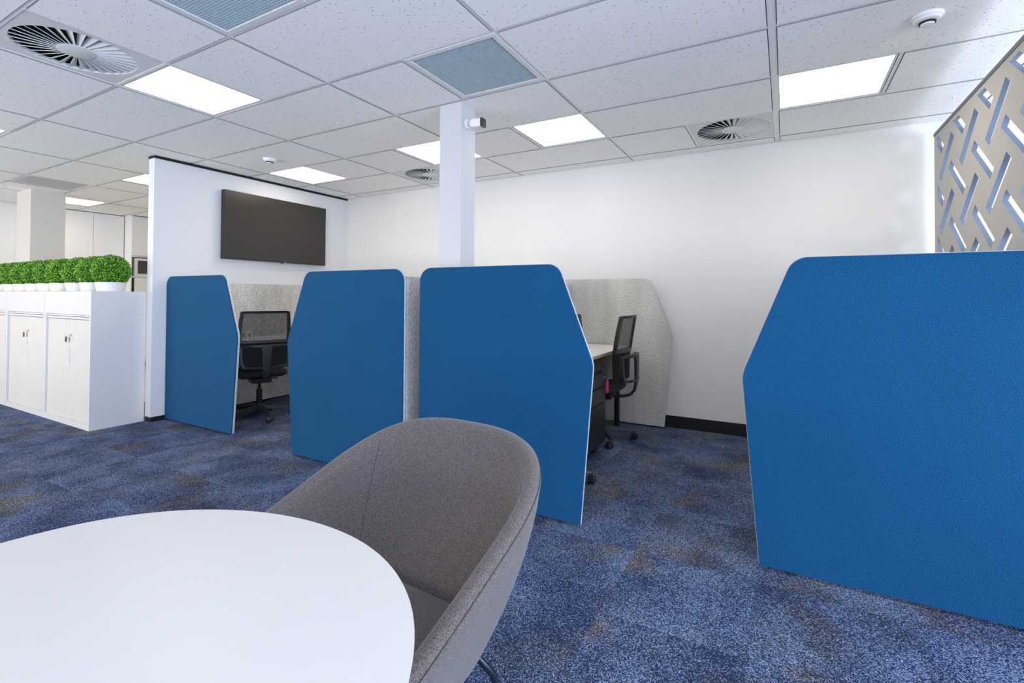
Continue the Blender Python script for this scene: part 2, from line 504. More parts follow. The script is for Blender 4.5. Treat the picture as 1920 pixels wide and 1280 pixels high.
# ---------------------------------------------------------------- ceiling fixtures
def cell(i, j): return GX+G*(i+.5), GY+G*(j+.5)
LL = {(-6, -2): 'square glowing ceiling light panel touching the large round vent at the upper left',
      (-5, 1): 'glowing ceiling light panel partly behind the white column',
      (-3, 1): 'glowing ceiling light panel just right of the column and camera',
      (0, 1): 'large glowing ceiling light panel near the patterned felt screen',
      (-8, 1): 'glowing ceiling light panel above the television',
      (-11, 0): 'glowing ceiling light panel cut off by the end of the television wall',
      (-15, 0): 'far glowing ceiling light panel beyond the cream column in the kitchen area',
      (-10, -3): 'glowing ceiling light panel just showing at the left frame edge'}
for (i, j) in LIGHTS:
    x, y = cell(i, j)
    e = empty('ceiling_light', (x, y, CEIL), LL.get((i, j), 'square ceiling light panel outside the picture, added to even out the light'), 'light', 'square LED panels in the ceiling grid')
    bm = bmesh.new(); h = .287; fr = .014
    for a in ((-h, h, -h, -h+fr), (-h, h, h-fr, h), (-h, -h+fr, -h+fr, h-fr), (h-fr, h, -h+fr, h-fr)):
        box(bm, a[0], a[1], a[2], a[3], .0018, .012)
    box(bm, -h, h, -h, h, .012, .03)
    obj('light_frame', bm, FRAMEW, e)
    q = h-fr
    bm = bmesh.new(); box(bm, -q, q, -q, q, .004, .0118)
    obj('diffuser', bm, LIGHTM, e)

def swirl(i, j, label):
    x, y = cell(i, j)
    e = empty('swirl_air_vent', (x, y, CEIL), label, 'air vent', 'round swirl diffusers in the ceiling')
    h, R0, R1 = .2935, .262, .082
    # square face plate with a round hole
    bm = bmesh.new(); n = 64
    def sq(a):
        c, s = math.cos(a), math.sin(a); k = h/max(abs(c), abs(s)); return c*k, s*k
    for z in (.002, .005):
        for k in range(n):
            a0, a1 = 2*PI*k/n, 2*PI*(k+1)/n
            p = [(R0*math.cos(a0), R0*math.sin(a0)), (R0*math.cos(a1), R0*math.sin(a1)), sq(a1), sq(a0)]
            bm.faces.new([bm.verts.new((q[0], q[1], z)) for q in p])
    # rolled rim of the hole
    for k in range(n):
        a0, a1 = 2*PI*k/n, 2*PI*(k+1)/n
        c0, s0, c1, s1 = math.cos(a0), math.sin(a0), math.cos(a1), math.sin(a1)
        bm.faces.new([bm.verts.new(q) for q in ((R0*c0, R0*s0, .002), (R0*c1, R0*s1, .002), (R0*c1, R0*s1, .022), (R0*c0, R0*s0, .022))])
    bmesh.ops.remove_doubles(bm, verts=bm.verts, dist=1e-5)
    obj('face_plate', bm, VENT, e)
    bm = bmesh.new(); N = 32
    for k in range(N):
        a = 2*PI*k/N
        r = Vector((math.cos(a), math.sin(a), 0)); t = Vector((-math.sin(a), math.cos(a), 0))
        def P(rad, off, z): return r*rad - t*off + Vector((0, 0, z))
        # blade: low edge on the face, tilted back and up, wider at the rim
        w1, w0 = .034, .013
        # a thin solid
        lo = [P(R1-.006, 0, .002), P(R0+.002, 0, .002), P(R0+.002, w1, .021), P(R1-.006, w0, .012)]
        hi = [p + Vector((0, 0, .0022)) - t*(-.0008) for p in lo]
        v = [bm.verts.new(p) for p in lo+hi]
        for f in ((0, 1, 2, 3), (7, 6, 5, 4), (0, 4, 5, 1), (1, 5, 6, 2), (2, 6, 7, 3), (3, 7, 4, 0)): bm.faces.new([v[q] for q in f])
    obj('vanes', bm, VENT, e)
    bm = bmesh.new(); lathe(bm, [(0, .0005), (.078, .0005), (.083, .003), (.083, .010), (0, .010)], 40)
    obj('centre_disc', bm, VENT, e, smooth=True, auto=35)
    bm = bmesh.new(); lathe(bm, [(0, -.0012), (.008, -.0012), (.010, .0006), (0, .0006)], 16)
    obj('screw_cap', bm, VENT, e)
    bm = bmesh.new()
    box(bm, -.286, .286, -.286, .286, .09, .10)
    for a in ((-.286, -.280, -.286, .286), (.280, .286, -.286, .286), (-.280, .280, -.286, -.280), (-.280, .280, .280, .286)): box(bm, a[0], a[1], a[2], a[3], .0055, .09)
    obj('plenum_box', bm, PLENUM, e)
swirl(-6, -3, 'largest round swirl air vent, at the upper left corner of the picture')
swirl(-1, 2, 'round swirl air vent left of the light panel near the felt screen')
swirl(-6, 2, 'small distant round swirl air vent half behind the white column')

def grille(i, j, label):
    x, y = cell(i, j)
    e = empty('return_air_grille', (x, y, CEIL), label, 'air vent', 'square egg-crate return air grilles')
    h = .2935; fr = .030
    bm = bmesh.new()
    for a in ((-h, h, -h, -h+fr), (-h, h, h-fr, h), (-h, -h+fr, -h+fr, h-fr), (h-fr, h, -h+fr, h-fr)):
        box(bm, a[0], a[1], a[2], a[3], -.004, .012)
    obj('frame', bm, FRAMEW, e, bevel=.0015, seg=1)
    q = h-fr; bm = bmesh.new(); n = 38
    for k in range(1, n):
        c = -q+2*q*k/n
        box(bm, c-.0019, c+.0019, -q, q, .000, .010); box(bm, -q, q, c-.0019, c+.0019, .0003, .0118)
    obj('egg_crate_core', bm, EGG, e)
    bm = bmesh.new(); box(bm, -h+.01, h-.01, -h+.01, h-.01, .03, .034)
    for a in ((-h+.01, h-.01, -h+.01, -h+.014), (-h+.01, h-.01, h-.014, h-.01), (-h+.01, -h+.014, -h+.014, h-.014), (h-.014, h-.01, -h+.014, h-.014)):
        box(bm, a[0], a[1], a[2], a[3], .0125, .03)
    obj('backing', bm, PLENUM2, e)
grille(-3, -1, 'square egg-crate air grille in the ceiling just in front of the white column')
grille(-4, -3, 'square egg-crate air grille cut off by the top edge of the picture')
x, y = cell(-13, -1)
e = empty('ceiling_access_panel', (x, y, CEIL), 'flat grey square ceiling vent plate beside the cream column on the far left', 'air vent')
boxo('frame', -.292, .292, -.292, .292, .004, .012, FRAMEW, e)
boxo('plate', -.262, .262, -.262, .262, .0015, .0039, mat('grey_plate', (.50, .52, .50), .6), e)

def detector(x, y, label):
    e = empty('smoke_detector', (x, y, CEIL), label, 'smoke detector', 'round white smoke detectors on the ceiling')
    bm = bmesh.new(); lathe(bm, [(0, .005), (.060, .005), (.062, 0), (.060, -.012), (.056, -.018), (.054, -.020), (0, -.020)], 36)
    obj('base', bm, POT, e, smooth=True, auto=35)
    bm = bmesh.new(); lathe(bm, [(0, -.0201), (.053, -.0201), (.048, -.030), (.036, -.035), (0, -.035)], 36)
    obj('cover', bm, POT, e, smooth=True, auto=35)
    bm = bmesh.new(); lathe(bm, [(0, -.0352), (.033, -.0352), (.031, -.043), (0, -.043)], 36)
    obj('smoke_inlet', bm, PLENUM, e)
    bm = bmesh.new(); lathe(bm, [(0, -.0431), (.027, -.0431), (.025, -.049), (.012, -.052), (0, -.052)], 36)
    obj('cap', bm, POT, e, smooth=True, auto=35)
detector(.578, 2.86, 'round white smoke detector on the ceiling at the upper right, above the felt screen side')
detector(-4.30, 2.90, 'small distant round smoke detector on the ceiling above the television')

# ---------------------------------------------------------------- columns
c = boxo('support_column', -2.073, -1.892, 2.655, 2.824, 0, CEIL-.004, COLW, bevel=.003)
tag(c, 'narrow white square column rising behind the middle blue panels to the ceiling', 'column')
c['kind'] = 'structure'
c2 = boxo('support_column', -8.586, -8.129, 2.32, 2.655, 0, CEIL-.004, COLW2, bevel=.004)
tag(c2, 'wide cream column behind the row of potted topiary balls', 'column'); c2['kind'] = 'structure'

# security camera on the column
e = empty('security_camera', (-1.892, 2.715, 2.352), 'small white bullet security camera with black face on the column', 'camera')
def roundrect(w, h, r, n=6): return fillet([(-w, -h), (w, -h), (w, h), (-w, h)], [r]*4, n)
bm = bmesh.new(); prism(bm, [(.033*math.cos(2*PI*k/28), .033*math.sin(2*PI*k/28)) for k in range(28)], lambda p: (.0005, p[0], p[1]), lambda p: (.018, p[0], p[1]))
obj('mount_base', bm, POT, e, bevel=.002)
bm = bmesh.new(); tube(bm, [(.018, 0, 0), (.032, 0, -.001), (.045, 0, -.002)], [.012, .010, .014], 14)
obj('swivel_neck', bm, POT, e, smooth=True)
bm = bmesh.new(); rr = roundrect(.027, .029, .012)
prism(bm, rr, lambda p: (.042, p[0]*.8, p[1]*.8-.004), lambda p: (.055, p[0], p[1]-.005))
prism(bm, rr, lambda p: (.0551, p[0], p[1]-.005), lambda p: (.128, p[0], p[1]-.011))
obj('camera_body', bm, POT, e)
bm = bmesh.new(); prism(bm, rr, lambda p: (.1281, p[0]*1.06, p[1]*1.08-.011), lambda p: (.141, p[0]*1.04, p[1]*1.06-.012))
cf = obj('face', bm, BLACKP, e, bevel=.002)
bm = bmesh.new(); prism(bm, [(.008*math.cos(2*PI*k/20), .008*math.sin(2*PI*k/20)) for k in range(20)], lambda p: (.1411, p[0], p[1]-.006), lambda p: (.1425, p[0], p[1]-.006))
obj('lens', bm, GLASSB, cf)

# ---------------------------------------------------------------- television
e = empty('television', (PX1, 3.560, 1.560), 'black flat wall-mounted television on the white partition', 'television')
bm = bmesh.new(); box(bm, .020, .066, -.640, .640, 0, .722)
obj('bezel', bm, TVF, e, bevel=.003)
boxo('screen', .0662, .0668, -.634, .634, .014, .716, SCREEN, e)
boxo('wall_bracket', .001, .0199, -.30, .30, .18, .52, BLACKM, e)
bm = bmesh.new(); box(bm, .050, .064, .03, .055, -.010, -.0005)
obj('remote_sensor', bm, TVF, e, bevel=.001)
boxo('maker_badge', .0662, .0670, .055, .095, .003, .009, mat('badge_grey', (.25, .25, .25), .4), e)

# ---------------------------------------------------------------- privacy panels
PANEL_Z = 1.357
def panel_poly():
    p = [(0, .012), (1.068, .012), (1.135, .84), (.935, PANEL_Z), (0, PANEL_Z)]
    return fillet(p, [.004, .004, .16, .085, .085], 10)
def privacy_panel(name, x0, sgn, y, front, back, label, group):
    """x0 = straight upright edge, the tapered edge lies sgn away; front faces -Y"""
    e = empty(name, (x0, y, 0), label, 'divider', group)
    P = panel_poly()
    def shell(nm, ya, yb, m, shrink=0.0):
        bm = bmesh.new()
        cx, cz = .52, .68
        Q = [(cx+(p[0]-cx)*(1-shrink), cz+(p[1]-cz)*(1-shrink)) for p in P]
        prism(bm, Q, lambda p: (sgn*p[0], ya, p[1]), lambda p: (sgn*p[0], yb, p[1]))
        return obj(nm, bm, m, e, bevel=.002, seg=2)
    shell('front_felt', 0, .011, front, .004)
    shell('back_felt', .0175, .0285, back, .004)
    shell('edge_band', .0112, .0173, EDGEB, -.0005)
    for fx in (.12, .95):
        bm = bmesh.new(); lathe(bm, [(0, 0), (.012, 0), (.012, .0115), (0, .0115)], 14, (sgn*fx, .0142))
        obj('glide_foot', bm, BLACKP, e)
    return e
GB = 'blue felt end panels of the work booths'
privacy_panel('privacy_panel', -5.128, 1, 2.425, BLUE, GREYF, 'leftmost blue felt booth panel, standing against the television wall', GB)
privacy_panel('privacy_panel', -2.112, -1, 2.350, BLUE, GREYF, 'blue felt booth panel left of the column, slanted on its left side', GB)
privacy_panel('privacy_panel', -1.983, 1, 2.350, BLUE, GREYF, 'blue felt booth panel in front of the column, slanted on its right side', GB)
privacy_panel('privacy_panel', .966, -1, 2.392, BLUE, GREYF, 'big bright blue felt booth panel at the right, below the patterned screen', GB)
GG = 'grey felt end panels at the back wall'
privacy_panel('privacy_panel', -2.02, 1, 4.500, GREYF, GREYF, 'grey felt end panel with slanted edge in front of the back wall', GG)
def spine(x, label, y1=4.49, y0=2.386):
    e = empty('spine_screen', (x, (y0+y1)/2, 0), label, 'divider')
    hy = (y1-y0)/2
    bm = bmesh.new(); box(bm, -.013, .013, -hy, hy, .015, 1.306)
    obj('felt_board', bm, GREYF, e, bevel=.004)
    for s in (-1, 1):
        bm = bmesh.new(); lathe(bm, [(0, 0), (.012, 0), (.012, .0148), (0, .0148)], 12, (0, s*(hy-.15)))
        obj('glide_foot', bm, BLACKP, e)
spine(-5.122, 'long grey felt screen low along the television wall behind the mesh chair', y0=2.458)
spine(-2.128, 'grey felt screen seen in the dark gap between the two middle blue panels')
spine(-1.868, 'grey felt screen behind the desk on the right of the column')
spine(.930, 'grey felt screen hidden behind the big right blue panel', y0=2.425)

# ---------------------------------------------------------------- desks
def desk(x0, x1, y0, y1, label, legs=True):
    e = empty('desk', ((x0+x1)/2, (y0+y1)/2, 0), label, 'desk')
    hx, hy = (x1-x0)/2, (y1-y0)/2
    bm = bmesh.new(); box(bm, -hx, hx, -hy, hy, .727, .730)
    obj('laminate_top', bm, DESK, e)
    bm = bmesh.new(); box(bm, -hx, hx, -hy, hy, .705, .7268)
    obj('ply_core', bm, PLY, e)
    bm = bmesh.new()
    for s in (-1, 1):
        box(bm, -hx+.06, hx-.06, s*(hy-.10)-.02, s*(hy-.10)+.02, .665, .7049)
    box(bm, -.02, .02, -hy+.121, hy-.121, .665, .7049)
    obj('under_frame', bm, BLACKM, e)
    for sx in (-1, 1):
        for sy in (-1, 1):
            boxo('leg', sx*(hx-.08)-.02, sx*(hx-.08)+.02, sy*(hy-.10)-.02, sy*(hy-.10)+.02, 0, .6649, BLACKM, e)
    return e
desk(-5.105, -4.355, 2.50, 4.48, 'white ply-edged desk along the television wall behind the mesh chair')
desk(-1.853, -1.270, 2.64, 4.48, 'white ply-edged desk right of the column, its corner above the black drawers')
desk(-2.935, -2.145, 2.42, 4.48, 'white desk hidden behind the blue panel left of the column')

# ---------------------------------------------------------------- pedestal
e = empty('drawer_pedestal', (-1.47, 3.40, 0), 'black steel drawer pedestal under the desk, with a key in its top drawer', 'drawers')
bm = bmesh.new(); box(bm, -.27, .245, -.20, .225, .075, .60)
obj('carcass', bm, BLACKM, e, bevel=.003)
for z0, z1 in ((.505, .597), (.385, .498), (.08, .378)):
    bm = bmesh.new(); box(bm, .2455, .262, -.197, .222, z0, z1)
    dr = obj('drawer', bm, BLACKM, e, bevel=.003)
    if z0 > .5: topdr = dr
boxo('top_cushion', -.265, .24, -.195, .22, .6005, .640, BLACKS, e, bevel=.01)
bm = bmesh.new(); prism(bm, [(.009*math.cos(2*PI*k/16), .009*math.sin(2*PI*k/16)) for k in range(16)], lambda p: (.2622, .195+p[0], .567+p[1]), lambda p: (.268, .195+p[0], .567+p[1]))
obj('lock', bm, CHROME, topdr)
for sx in (-.20, .20):
    for sy in (-.14, .16):
        bm = bmesh.new(); tube(bm, [(sx-.012, sy, .028), (sx+.012, sy, .028)], .028, 16); box(bm, sx-.015, sx+.015, sy-.012, sy+.012, .05, .0748)
        obj('castor', bm, BLACKP, e, smooth=True, auto=40)
e = empty('key_with_tag', (-1.20, 3.595, .567), 'small key with a pink tag hanging from the black drawers', 'key')
bm = bmesh.new(); box(bm, -.0015, .024, -.002, .002, -.004, .004); tube(bm, [(.020+.008*math.cos(q*PI/6), .0, -.010+.010*math.sin(q*PI/6)) for q in range(12)], .001, 6, True)
obj('key', bm, CHROME, e)
bm = bmesh.new()
prism(bm, roundrect(.016, .048, .004), lambda p: (.012, p[0]-.004, p[1]-.070), lambda p: (.0145, p[0]-.004, p[1]-.070))
prism(bm, roundrect(.014, .044, .004), lambda p: (.018+p[0]*.5, p[0]*.8-.012, p[1]-.066), lambda p: (.0205+p[0]*.5, p[0]*.8-.012, p[1]-.066))
obj('tag', bm, PINK, e)

# power module on the left desk
e = empty('power_socket_box', (-4.92, 3.085, .730), 'small white power socket box on the desk seen through the chair mesh', 'socket')
bm = bmesh.new(); box(bm, -.05, .05, -.035, .035, .0003, .075); obj('housing', bm, POT, e, bevel=.006)
boxo('outlet', .0503, .0512, -.018, .018, .02, .055, mat('socket_grey', (.35, .35, .35), .5), e)
boxo('outlet', -.018, .018, -.0362, -.0353, .02, .055, bpy.data.materials['socket_grey'], e)

# ---------------------------------------------------------------- office chair (faces +Y locally)
def office_chair(label, loc, rz, lift=0.0, base_rot=0.0):
    e = empty('office_chair', loc, label, 'office chair', 'black mesh-backed office chairs at the desks', rz)
    L = lift
    br = base_rot - rz
    bm = bmesh.new(); lathe(bm, [(0, .060), (.045, .060), (.048, .075), (.038, .115), (.030, .125), (0, .125)], 20)
    obj('base_hub', bm, BLACKP, e, smooth=True, auto=40)
    for k in range(5):
        a = br + 2*PI*k/5
        d = Vector((math.cos(a), math.sin(a), 0)); t = Vector((-math.sin(a), math.cos(a), 0))
        bm = bmesh.new(); secs = []
        for s, w, z0, z1 in ((.030, .026, .065, .118), (.12, .023, .072, .108), (.22, .019, .074, .096), (.285, .016, .072, .088), (.300, .012, .074, .085)):
            secs.append([bm.verts.new(d*s + t*w*q + Vector((0, 0, z))) for q, z in ((-1, z0), (1, z0), (.75, z1), (-.75, z1))])
        for A, B in zip(secs[:-1], secs[1:]):
            for i in range(4): bm.faces.new((A[i], A[(i+1) % 4], B[(i+1) % 4], B[i]))
        bm.faces.new(secs[0][::-1]); bm.faces.new(secs[-1])
        bl = obj('base_leg', bm, BLACKP, e, bevel=.003)
        # castor: fork and twin wheels
        c = d*.290; ca = a + (1.1, -.6, .5, 2.0, -1.2)[k]
        f = Vector((math.cos(ca), math.sin(ca), 0)); w = Vector((-f.y, f.x, 0))
        bm = bmesh.new(); tube(bm, [c+Vector((0, 0, .045)), c+Vector((0, 0, .0735))], .007, 8)
        hub = c + f*.012 + Vector((0, 0, .028))
        for s in (-1, 1):
            tube(bm, [hub+w*s*.006, hub+w*s*.010, hub+w*s*.020, hub+w*s*.024], [.024, .028, .028, .020], 18)
        # hood over the wheels
        tube(bm, [hub+w*-.0055, hub+w*.0055], .031, 18)
        obj('castor', bm, BLACKP, bl, smooth=True, auto=40)
    bm = bmesh.new(); tube(bm, [(0, 0, .125), (0, 0, .27)], .026, 16); tube(bm, [(0, 0, .27), (0, 0, .355+L)], .014, 14)
    obj('gas_lift', bm, BLACKM, e, smooth=True, auto=40)
    bm = bmesh.new(); box(bm, -.085, .085, -.13, .11, .345+L, .387+L); box(bm, .085, .17, .02, .035, .355+L, .365+L)
    obj('tilt_mechanism', bm, BLACKP, e, bevel=.008)
    # seat: padded, waterfall front
    bm = bmesh.new(); nx, ny = 12, 12; top = []; botm = []
    for j in range(ny+1):
        v = j/ny*2-1; rt, rb = [], []
        for i in range(nx+1):
            u = i/nx*2-1
            ex = 1-.10*abs(v)**4; ey = 1-.10*abs(u)**4
            x = u*.235*ex; yy = v*.225*ey+.025
            edge = max(abs(u), abs(v))
            zt = .465+.012*(1-u*u)*(1-v*v) - .030*edge**8 - .018*max(0, v)**3 + .010*abs(u)**2
            zb = .392+.030*edge**6
            rt.append(bm.verts.new((x, yy, zt+L))); rb.append(bm.verts.new((x*.97, yy*.97, zb+L)))
        top.append(rt); botm.append(rb)
    for j in range(ny):
        for i in range(nx):
            bm.faces.new((top[j][i], top[j][i+1], top[j+1][i+1], top[j+1][i])); bm.faces.new((botm[j][i], botm[j+1][i], botm[j+1][i+1], botm[j][i+1]))
    for i in range(nx):
        bm.faces.new((top[0][i], botm[0][i], botm[0][i+1], top[0][i+1])); bm.faces.new((top[ny][i], top[ny][i+1], botm[ny][i+1], botm[ny][i]))
    for j in range(ny):
        bm.faces.new((top[j][0], top[j+1][0], botm[j+1][0], botm[j][0])); bm.faces.new((top[j][nx], botm[j][nx], botm[j+1][nx], top[j+1][nx]))
    obj('seat', bm, BLACKS, e, smooth=True)
    # back: profile y(z) and half width w(z)
    def by(z, u):
        k = (z-.58)/.47
        return -.235 - .030*math.sin(min(1, max(0, k))*PI*.55)*.2 - .085*max(0, k-.35)**1.3 + .035*u*u
    def bw(z): return .205+.020*math.sin(max(0, min(1, (z-.56)/.48))*PI) + .006*(z-.8)
    def B(u, z): return Vector((u*bw(z), by(z, u), z+L))
    # frame: closed loop round the mesh, flat section
    bm = bmesh.new(); loop = []
    zt, zb = 1.035, .738
    for k in range(13): loop.append((-1+2*k/12, zt if 0 < k < 12 else zt-.006))
    for k in range(1, 12): loop.append((1, zt-(zt-zb)*k/12))
    for k in range(13): loop.append((1-2*k/12, zb))
    for k in range(1, 12): loop.append((-1, zb+(zt-zb)*k/12))
    n = len(loop); rings = []
    cz = (zt+zb)/2
    for (u, z) in loop:
        out = B(u, z); wd = .030 if abs(u) > .99 else .020
        iu = u*(1-.030/.22) if abs(u) > .01 else u
        if z >= zt-.01 : iz = z-.022
        elif z <= zb+.001: iz = z+.026
        else: iz = z
        if abs(u) < .99: iu = max(-.86, min(.86, u))
        inn = B(iu, iz)
        rings.append([bm.verts.new(out+Vector((0, .012, 0))), bm.verts.new(out+Vector((0, -.016, 0))), bm.verts.new(inn+Vector((0, -.010, 0))), bm.verts.new(inn+Vector((0, .008, 0)))])
    for k in range(n):
        A, C = rings[k], rings[(k+1) % n]
        for i in range(4): bm.faces.new((A[i], A[(i+1) % 4], C[(i+1) % 4], C[i]))
    obj('back_frame', bm, BLACKP, e, bevel=.004)
    bm = bmesh.new(); nu, nz = 10, 10
    g = [[bm.verts.new(B((-1+2*i/nu)*.88, zb+.012+(zt-.03-zb)*j/nz)+Vector((0, .002, 0))) for i in range(nu+1)] for j in range(nz+1)]
    for j in range(nz):
        for i in range(nu): bm.faces.new((g[j][i], g[j][i+1], g[j+1][i+1], g[j+1][i]))
    obj('back_mesh', bm, MESHM, e, smooth=True)
    # lower back pad and the lumbar bracket behind it
    bm = bmesh.new()
    g = [[bm.verts.new(B((-1+2*i/nu)*.97, .515+.240*j/6)+Vector((0, .020, 0))) for i in range(nu+1)] for j in range(7)]
    g2 = [[bm.verts.new(B((-1+2*i/nu)*.97, .515+.240*j/6)+Vector((0, -.004, 0))) for i in range(nu+1)] for j in range(7)]
    for j in range(6):
        for i in range(nu):
            bm.faces.new((g[j][i], g[j][i+1], g[j+1][i+1], g[j+1][i])); bm.faces.new((g2[j][i], g2[j+1][i], g2[j+1][i+1], g2[j][i+1]))
    for i in range(nu):
        bm.faces.new((g[0][i], g2[0][i], g2[0][i+1], g[0][i+1])); bm.faces.new((g[6][i], g[6][i+1], g2[6][i+1], g2[6][i]))
    for j in range(6):
        bm.faces.new((g[j][0], g[j+1][0], g2[j+1][0], g2[j][0])); bm.faces.new((g[j][nu], g2[j][nu], g2[j+1][nu], g[j+1][nu]))
    obj('lower_back_pad', bm, BLACKS, e, smooth=True, auto=40)
    bm = bmesh.new()
    loop = [Vector((u*.215, -.262-.055*(1-u*u), z+L)) for u, z in [(-1, .715), (-.6, .722), (-.2, .725), (.2, .725), (.6, .722), (1, .715), (1.0, .62), (.97, .545), (.9, .510), (.5, .503), (.1, .500), (-.1, .500), (-.5, .503), (-.9, .510), (-.97, .545), (-1, .62)]]
    n = len(loop); rings = []
    for k, p in enumerate(loop):
        cpt = Vector((0, p.y, .61+L)); d = (cpt-p); d.normalize()
        q = p + Vector((d.x*.026 if abs(p.x) > .12 else 0, 0, (.022 if p.z < .61+L else -.022) if abs(p.x) < .21 or p.z < .55+L or p.z > .70+L else 0))
        rings.append([bm.verts.new(p+Vector((0, .022, 0))), bm.verts.new(p+Vector((0, -.010, 0))), bm.verts.new(q+Vector((0, -.014, 0))), bm.verts.new(q+Vector((0, .004, 0)))])
    for k in range(n):
        A, C = rings[k], rings[(k+1) % n]
        for i in range(4): bm.faces.new((A[i], A[(i+1) % 4], C[(i+1) % 4], C[i]))
    obj('lumbar_bracket', bm, BLACKP, e, bevel=.004)
    # centre post dropping into a J-shaped bar under the seat
    bm = bmesh.new()
    path = [(.718, -.318, .050), (.66, -.322, .040), (.57, -.322, .037), (.49, -.318, .030), (.43, -.305, .026), (.39, -.270, .025), (.372, -.21, .025), (.366, -.14, .028)]
    secs = []
    for i, (z, y, w) in enumerate(path):
        a = path[max(0, i-1)]; b2 = path[min(len(path)-1, i+1)]
        d = Vector((0, b2[1]-a[1], b2[0]-a[0])).normalized(); nn = Vector((0, -d.z, d.y))
        p = Vector((0, y, z+L))
        secs.append([bm.verts.new(p+Vector((-w, 0, 0))+nn*.010), bm.verts.new(p+Vector((w, 0, 0))+nn*.010), bm.verts.new(p+Vector((w, 0, 0))-nn*.010), bm.verts.new(p+Vector((-w, 0, 0))-nn*.010)])
    for A, C in zip(secs[:-1], secs[1:]):
        for i in range(4): bm.faces.new((A[i], A[(i+1) % 4], C[(i+1) % 4], C[i]))
    bm.faces.new(secs[0][::-1]); bm.faces.new(secs[-1])
    obj('back_post', bm, BLACKP, e, bevel=.004)
    return e
office_chair('black mesh office chair seen from behind between the leftmost two blue panels', (-4.47, 2.94, 0), math.radians(67), 0, math.radians(-19))
office_chair('black mesh office chair standing before the grey end panel, seen from its side', (-1.37, 3.93, 0), PI/2, 0, math.radians(20))
office_chair('black office chair almost hidden behind the blue panel in front of the column', (-1.33, 2.80, 0), math.radians(24.8), .05, math.radians(27))

# ---------------------------------------------------------------- storage cabinets with planters
CY0, CY1, CXR = 1.894, 2.306, -5.242
def cabinet(k, label):
    x1 = CXR-1.003*k; x0 = x1-1.0
    e = empty('tambour_cabinet', ((x0+x1)/2, (CY0+CY1)/2, 0), label, 'cabinet', 'white tambour-door cabinets in a row')
    hx, hy = .4995, .206
    bm = bmesh.new()
    box(bm, -hx, -hx+.045, -hy, hy, 0, 1.000); box(bm, hx-.020, hx, -hy, hy, 0, 1.000)
    box(bm, -hx+.0451, hx-.0201, -hy+.002, hy, 0, .050); box(bm, -hx+.0451, hx-.0201, -hy+.001, hy, .983, .9965)
    box(bm, -hx+.0451, hx-.0201, -hy+.02, hy, .9966, 1.000)
    box(bm, -hx+.0451, hx-.0201, -hy+.008, hy, .958, .978)
    box(bm, -hx+.0451, hx-.0201, hy-.01, hy, .0505, .9545)
    obj('carcass', bm, CABW, e)
    for s, (a, b2) in enumerate(((-hx+.048, .011), (.013, hx-.023))):
        bm = bmesh.new(); n = 22; w = (b2-a)/n
        prof = []
        for q in range(n):
            prof += [(a+w*q+.0008, -hy+.0185), (a+w*q+.002, -hy+.017), (a+w*(q+1)-.002, -hy+.017), (a+w*(q+1)-.0008, -hy+.0185)]
        prof += [(b2, -hy+.026), (a, -hy+.026)]
        prism(bm, prof, lambda p: (p[0], p[1], .052), lambda p: (p[0], p[1], .953))
        td = obj('tambour_door', bm, CABD, e)
    bm = bmesh.new(); lathe(bm, [(0, 0), (.009, 0), (.009, .006), (0, .006)], 16)
    for v in bm.verts: v.co = Vector((.065+v.co.x, -hy+.0168-v.co.z, .812+v.co.y))
    obj('lock', bm, BRASS, td)
    bm = bmesh.new()
    x = .040 
    for a in ((x-.014, x-.011), (x+.011, x+.014)): box(bm, a[0], a[1], -hy+.010, -hy+.0168, .545, .700)
    box(bm, x-.014, x+.014, -hy+.008, -hy+.0168, .535, .5449)
    obj('pull_handle', bm, POT, td)
    # key ring and black tag belong to the lock's key: separate thing
    kx = e.location.x+.065
    t = empty('key_with_tag', (kx, CY0+.0105, .812), 'key with a black tag hanging in the lock of the %s cabinet' % ('rightmost', 'middle', 'leftmost')[k], 'key')
    bm = bmesh.new(); box(bm, -.0015, .0015, -.014, -.0002, -.003, .003)
    tube(bm, [(-.014+.016*math.cos(q*PI/8), -.018, .002+.013*math.sin(q*PI/8)) for q in range(16)], .0011, 6, True)
    obj('key', bm, CHROME, t)
    bm = bmesh.new(); ang = (.35, -.12, .2)[k]
    ca, sa = math.cos(ang), math.sin(ang)
    prism(bm, roundrect(.017, .024, .003), lambda p: (-.040+p[0]*ca-p[1]*-sa, -.019, -.040+p[0]*-sa+p[1]*ca), lambda p: (-.040+p[0]*ca-p[1]*-sa, -.016, -.040+p[0]*-sa+p[1]*ca))
    obj('tag', bm, mat('tag_black', (.02, .022, .035), .4) if k == 0 else bpy.data.materials['tag_black'], t)
    # planter trough on top
    pl = empty('planter_box', ((x0+x1)/2, (CY0+CY1)/2, 1.0005), 'white planter trough on top of the %s cabinet' % ('rightmost', 'middle', 'leftmost')[k], 'planter', 'white planter troughs on the cabinets')
    bm = bmesh.new()
    box(bm, -hx, hx, -hy, -hy+.018, 0, .207); box(bm, -hx, hx, hy-.018, hy, 0, .207)
    box(bm, -hx, -hx+.018, -hy+.0181, hy-.0181, 0, .207); box(bm, hx-.018, hx, -hy+.0181, hy-.0181, 0, .207)
    box(bm, -hx+.0181, hx-.0181, -hy+.0181, hy-.0181, 0.001, .140)
    obj('trough', bm, [CABW], pl)
    return e
cabinet(0, 'white tambour cabinet at the right end of the row, its side panel showing')
cabinet(1, 'white tambour cabinet in the middle of the row, second from the television wall')
cabinet(2, 'white tambour cabinet cut off by the left edge of the picture')

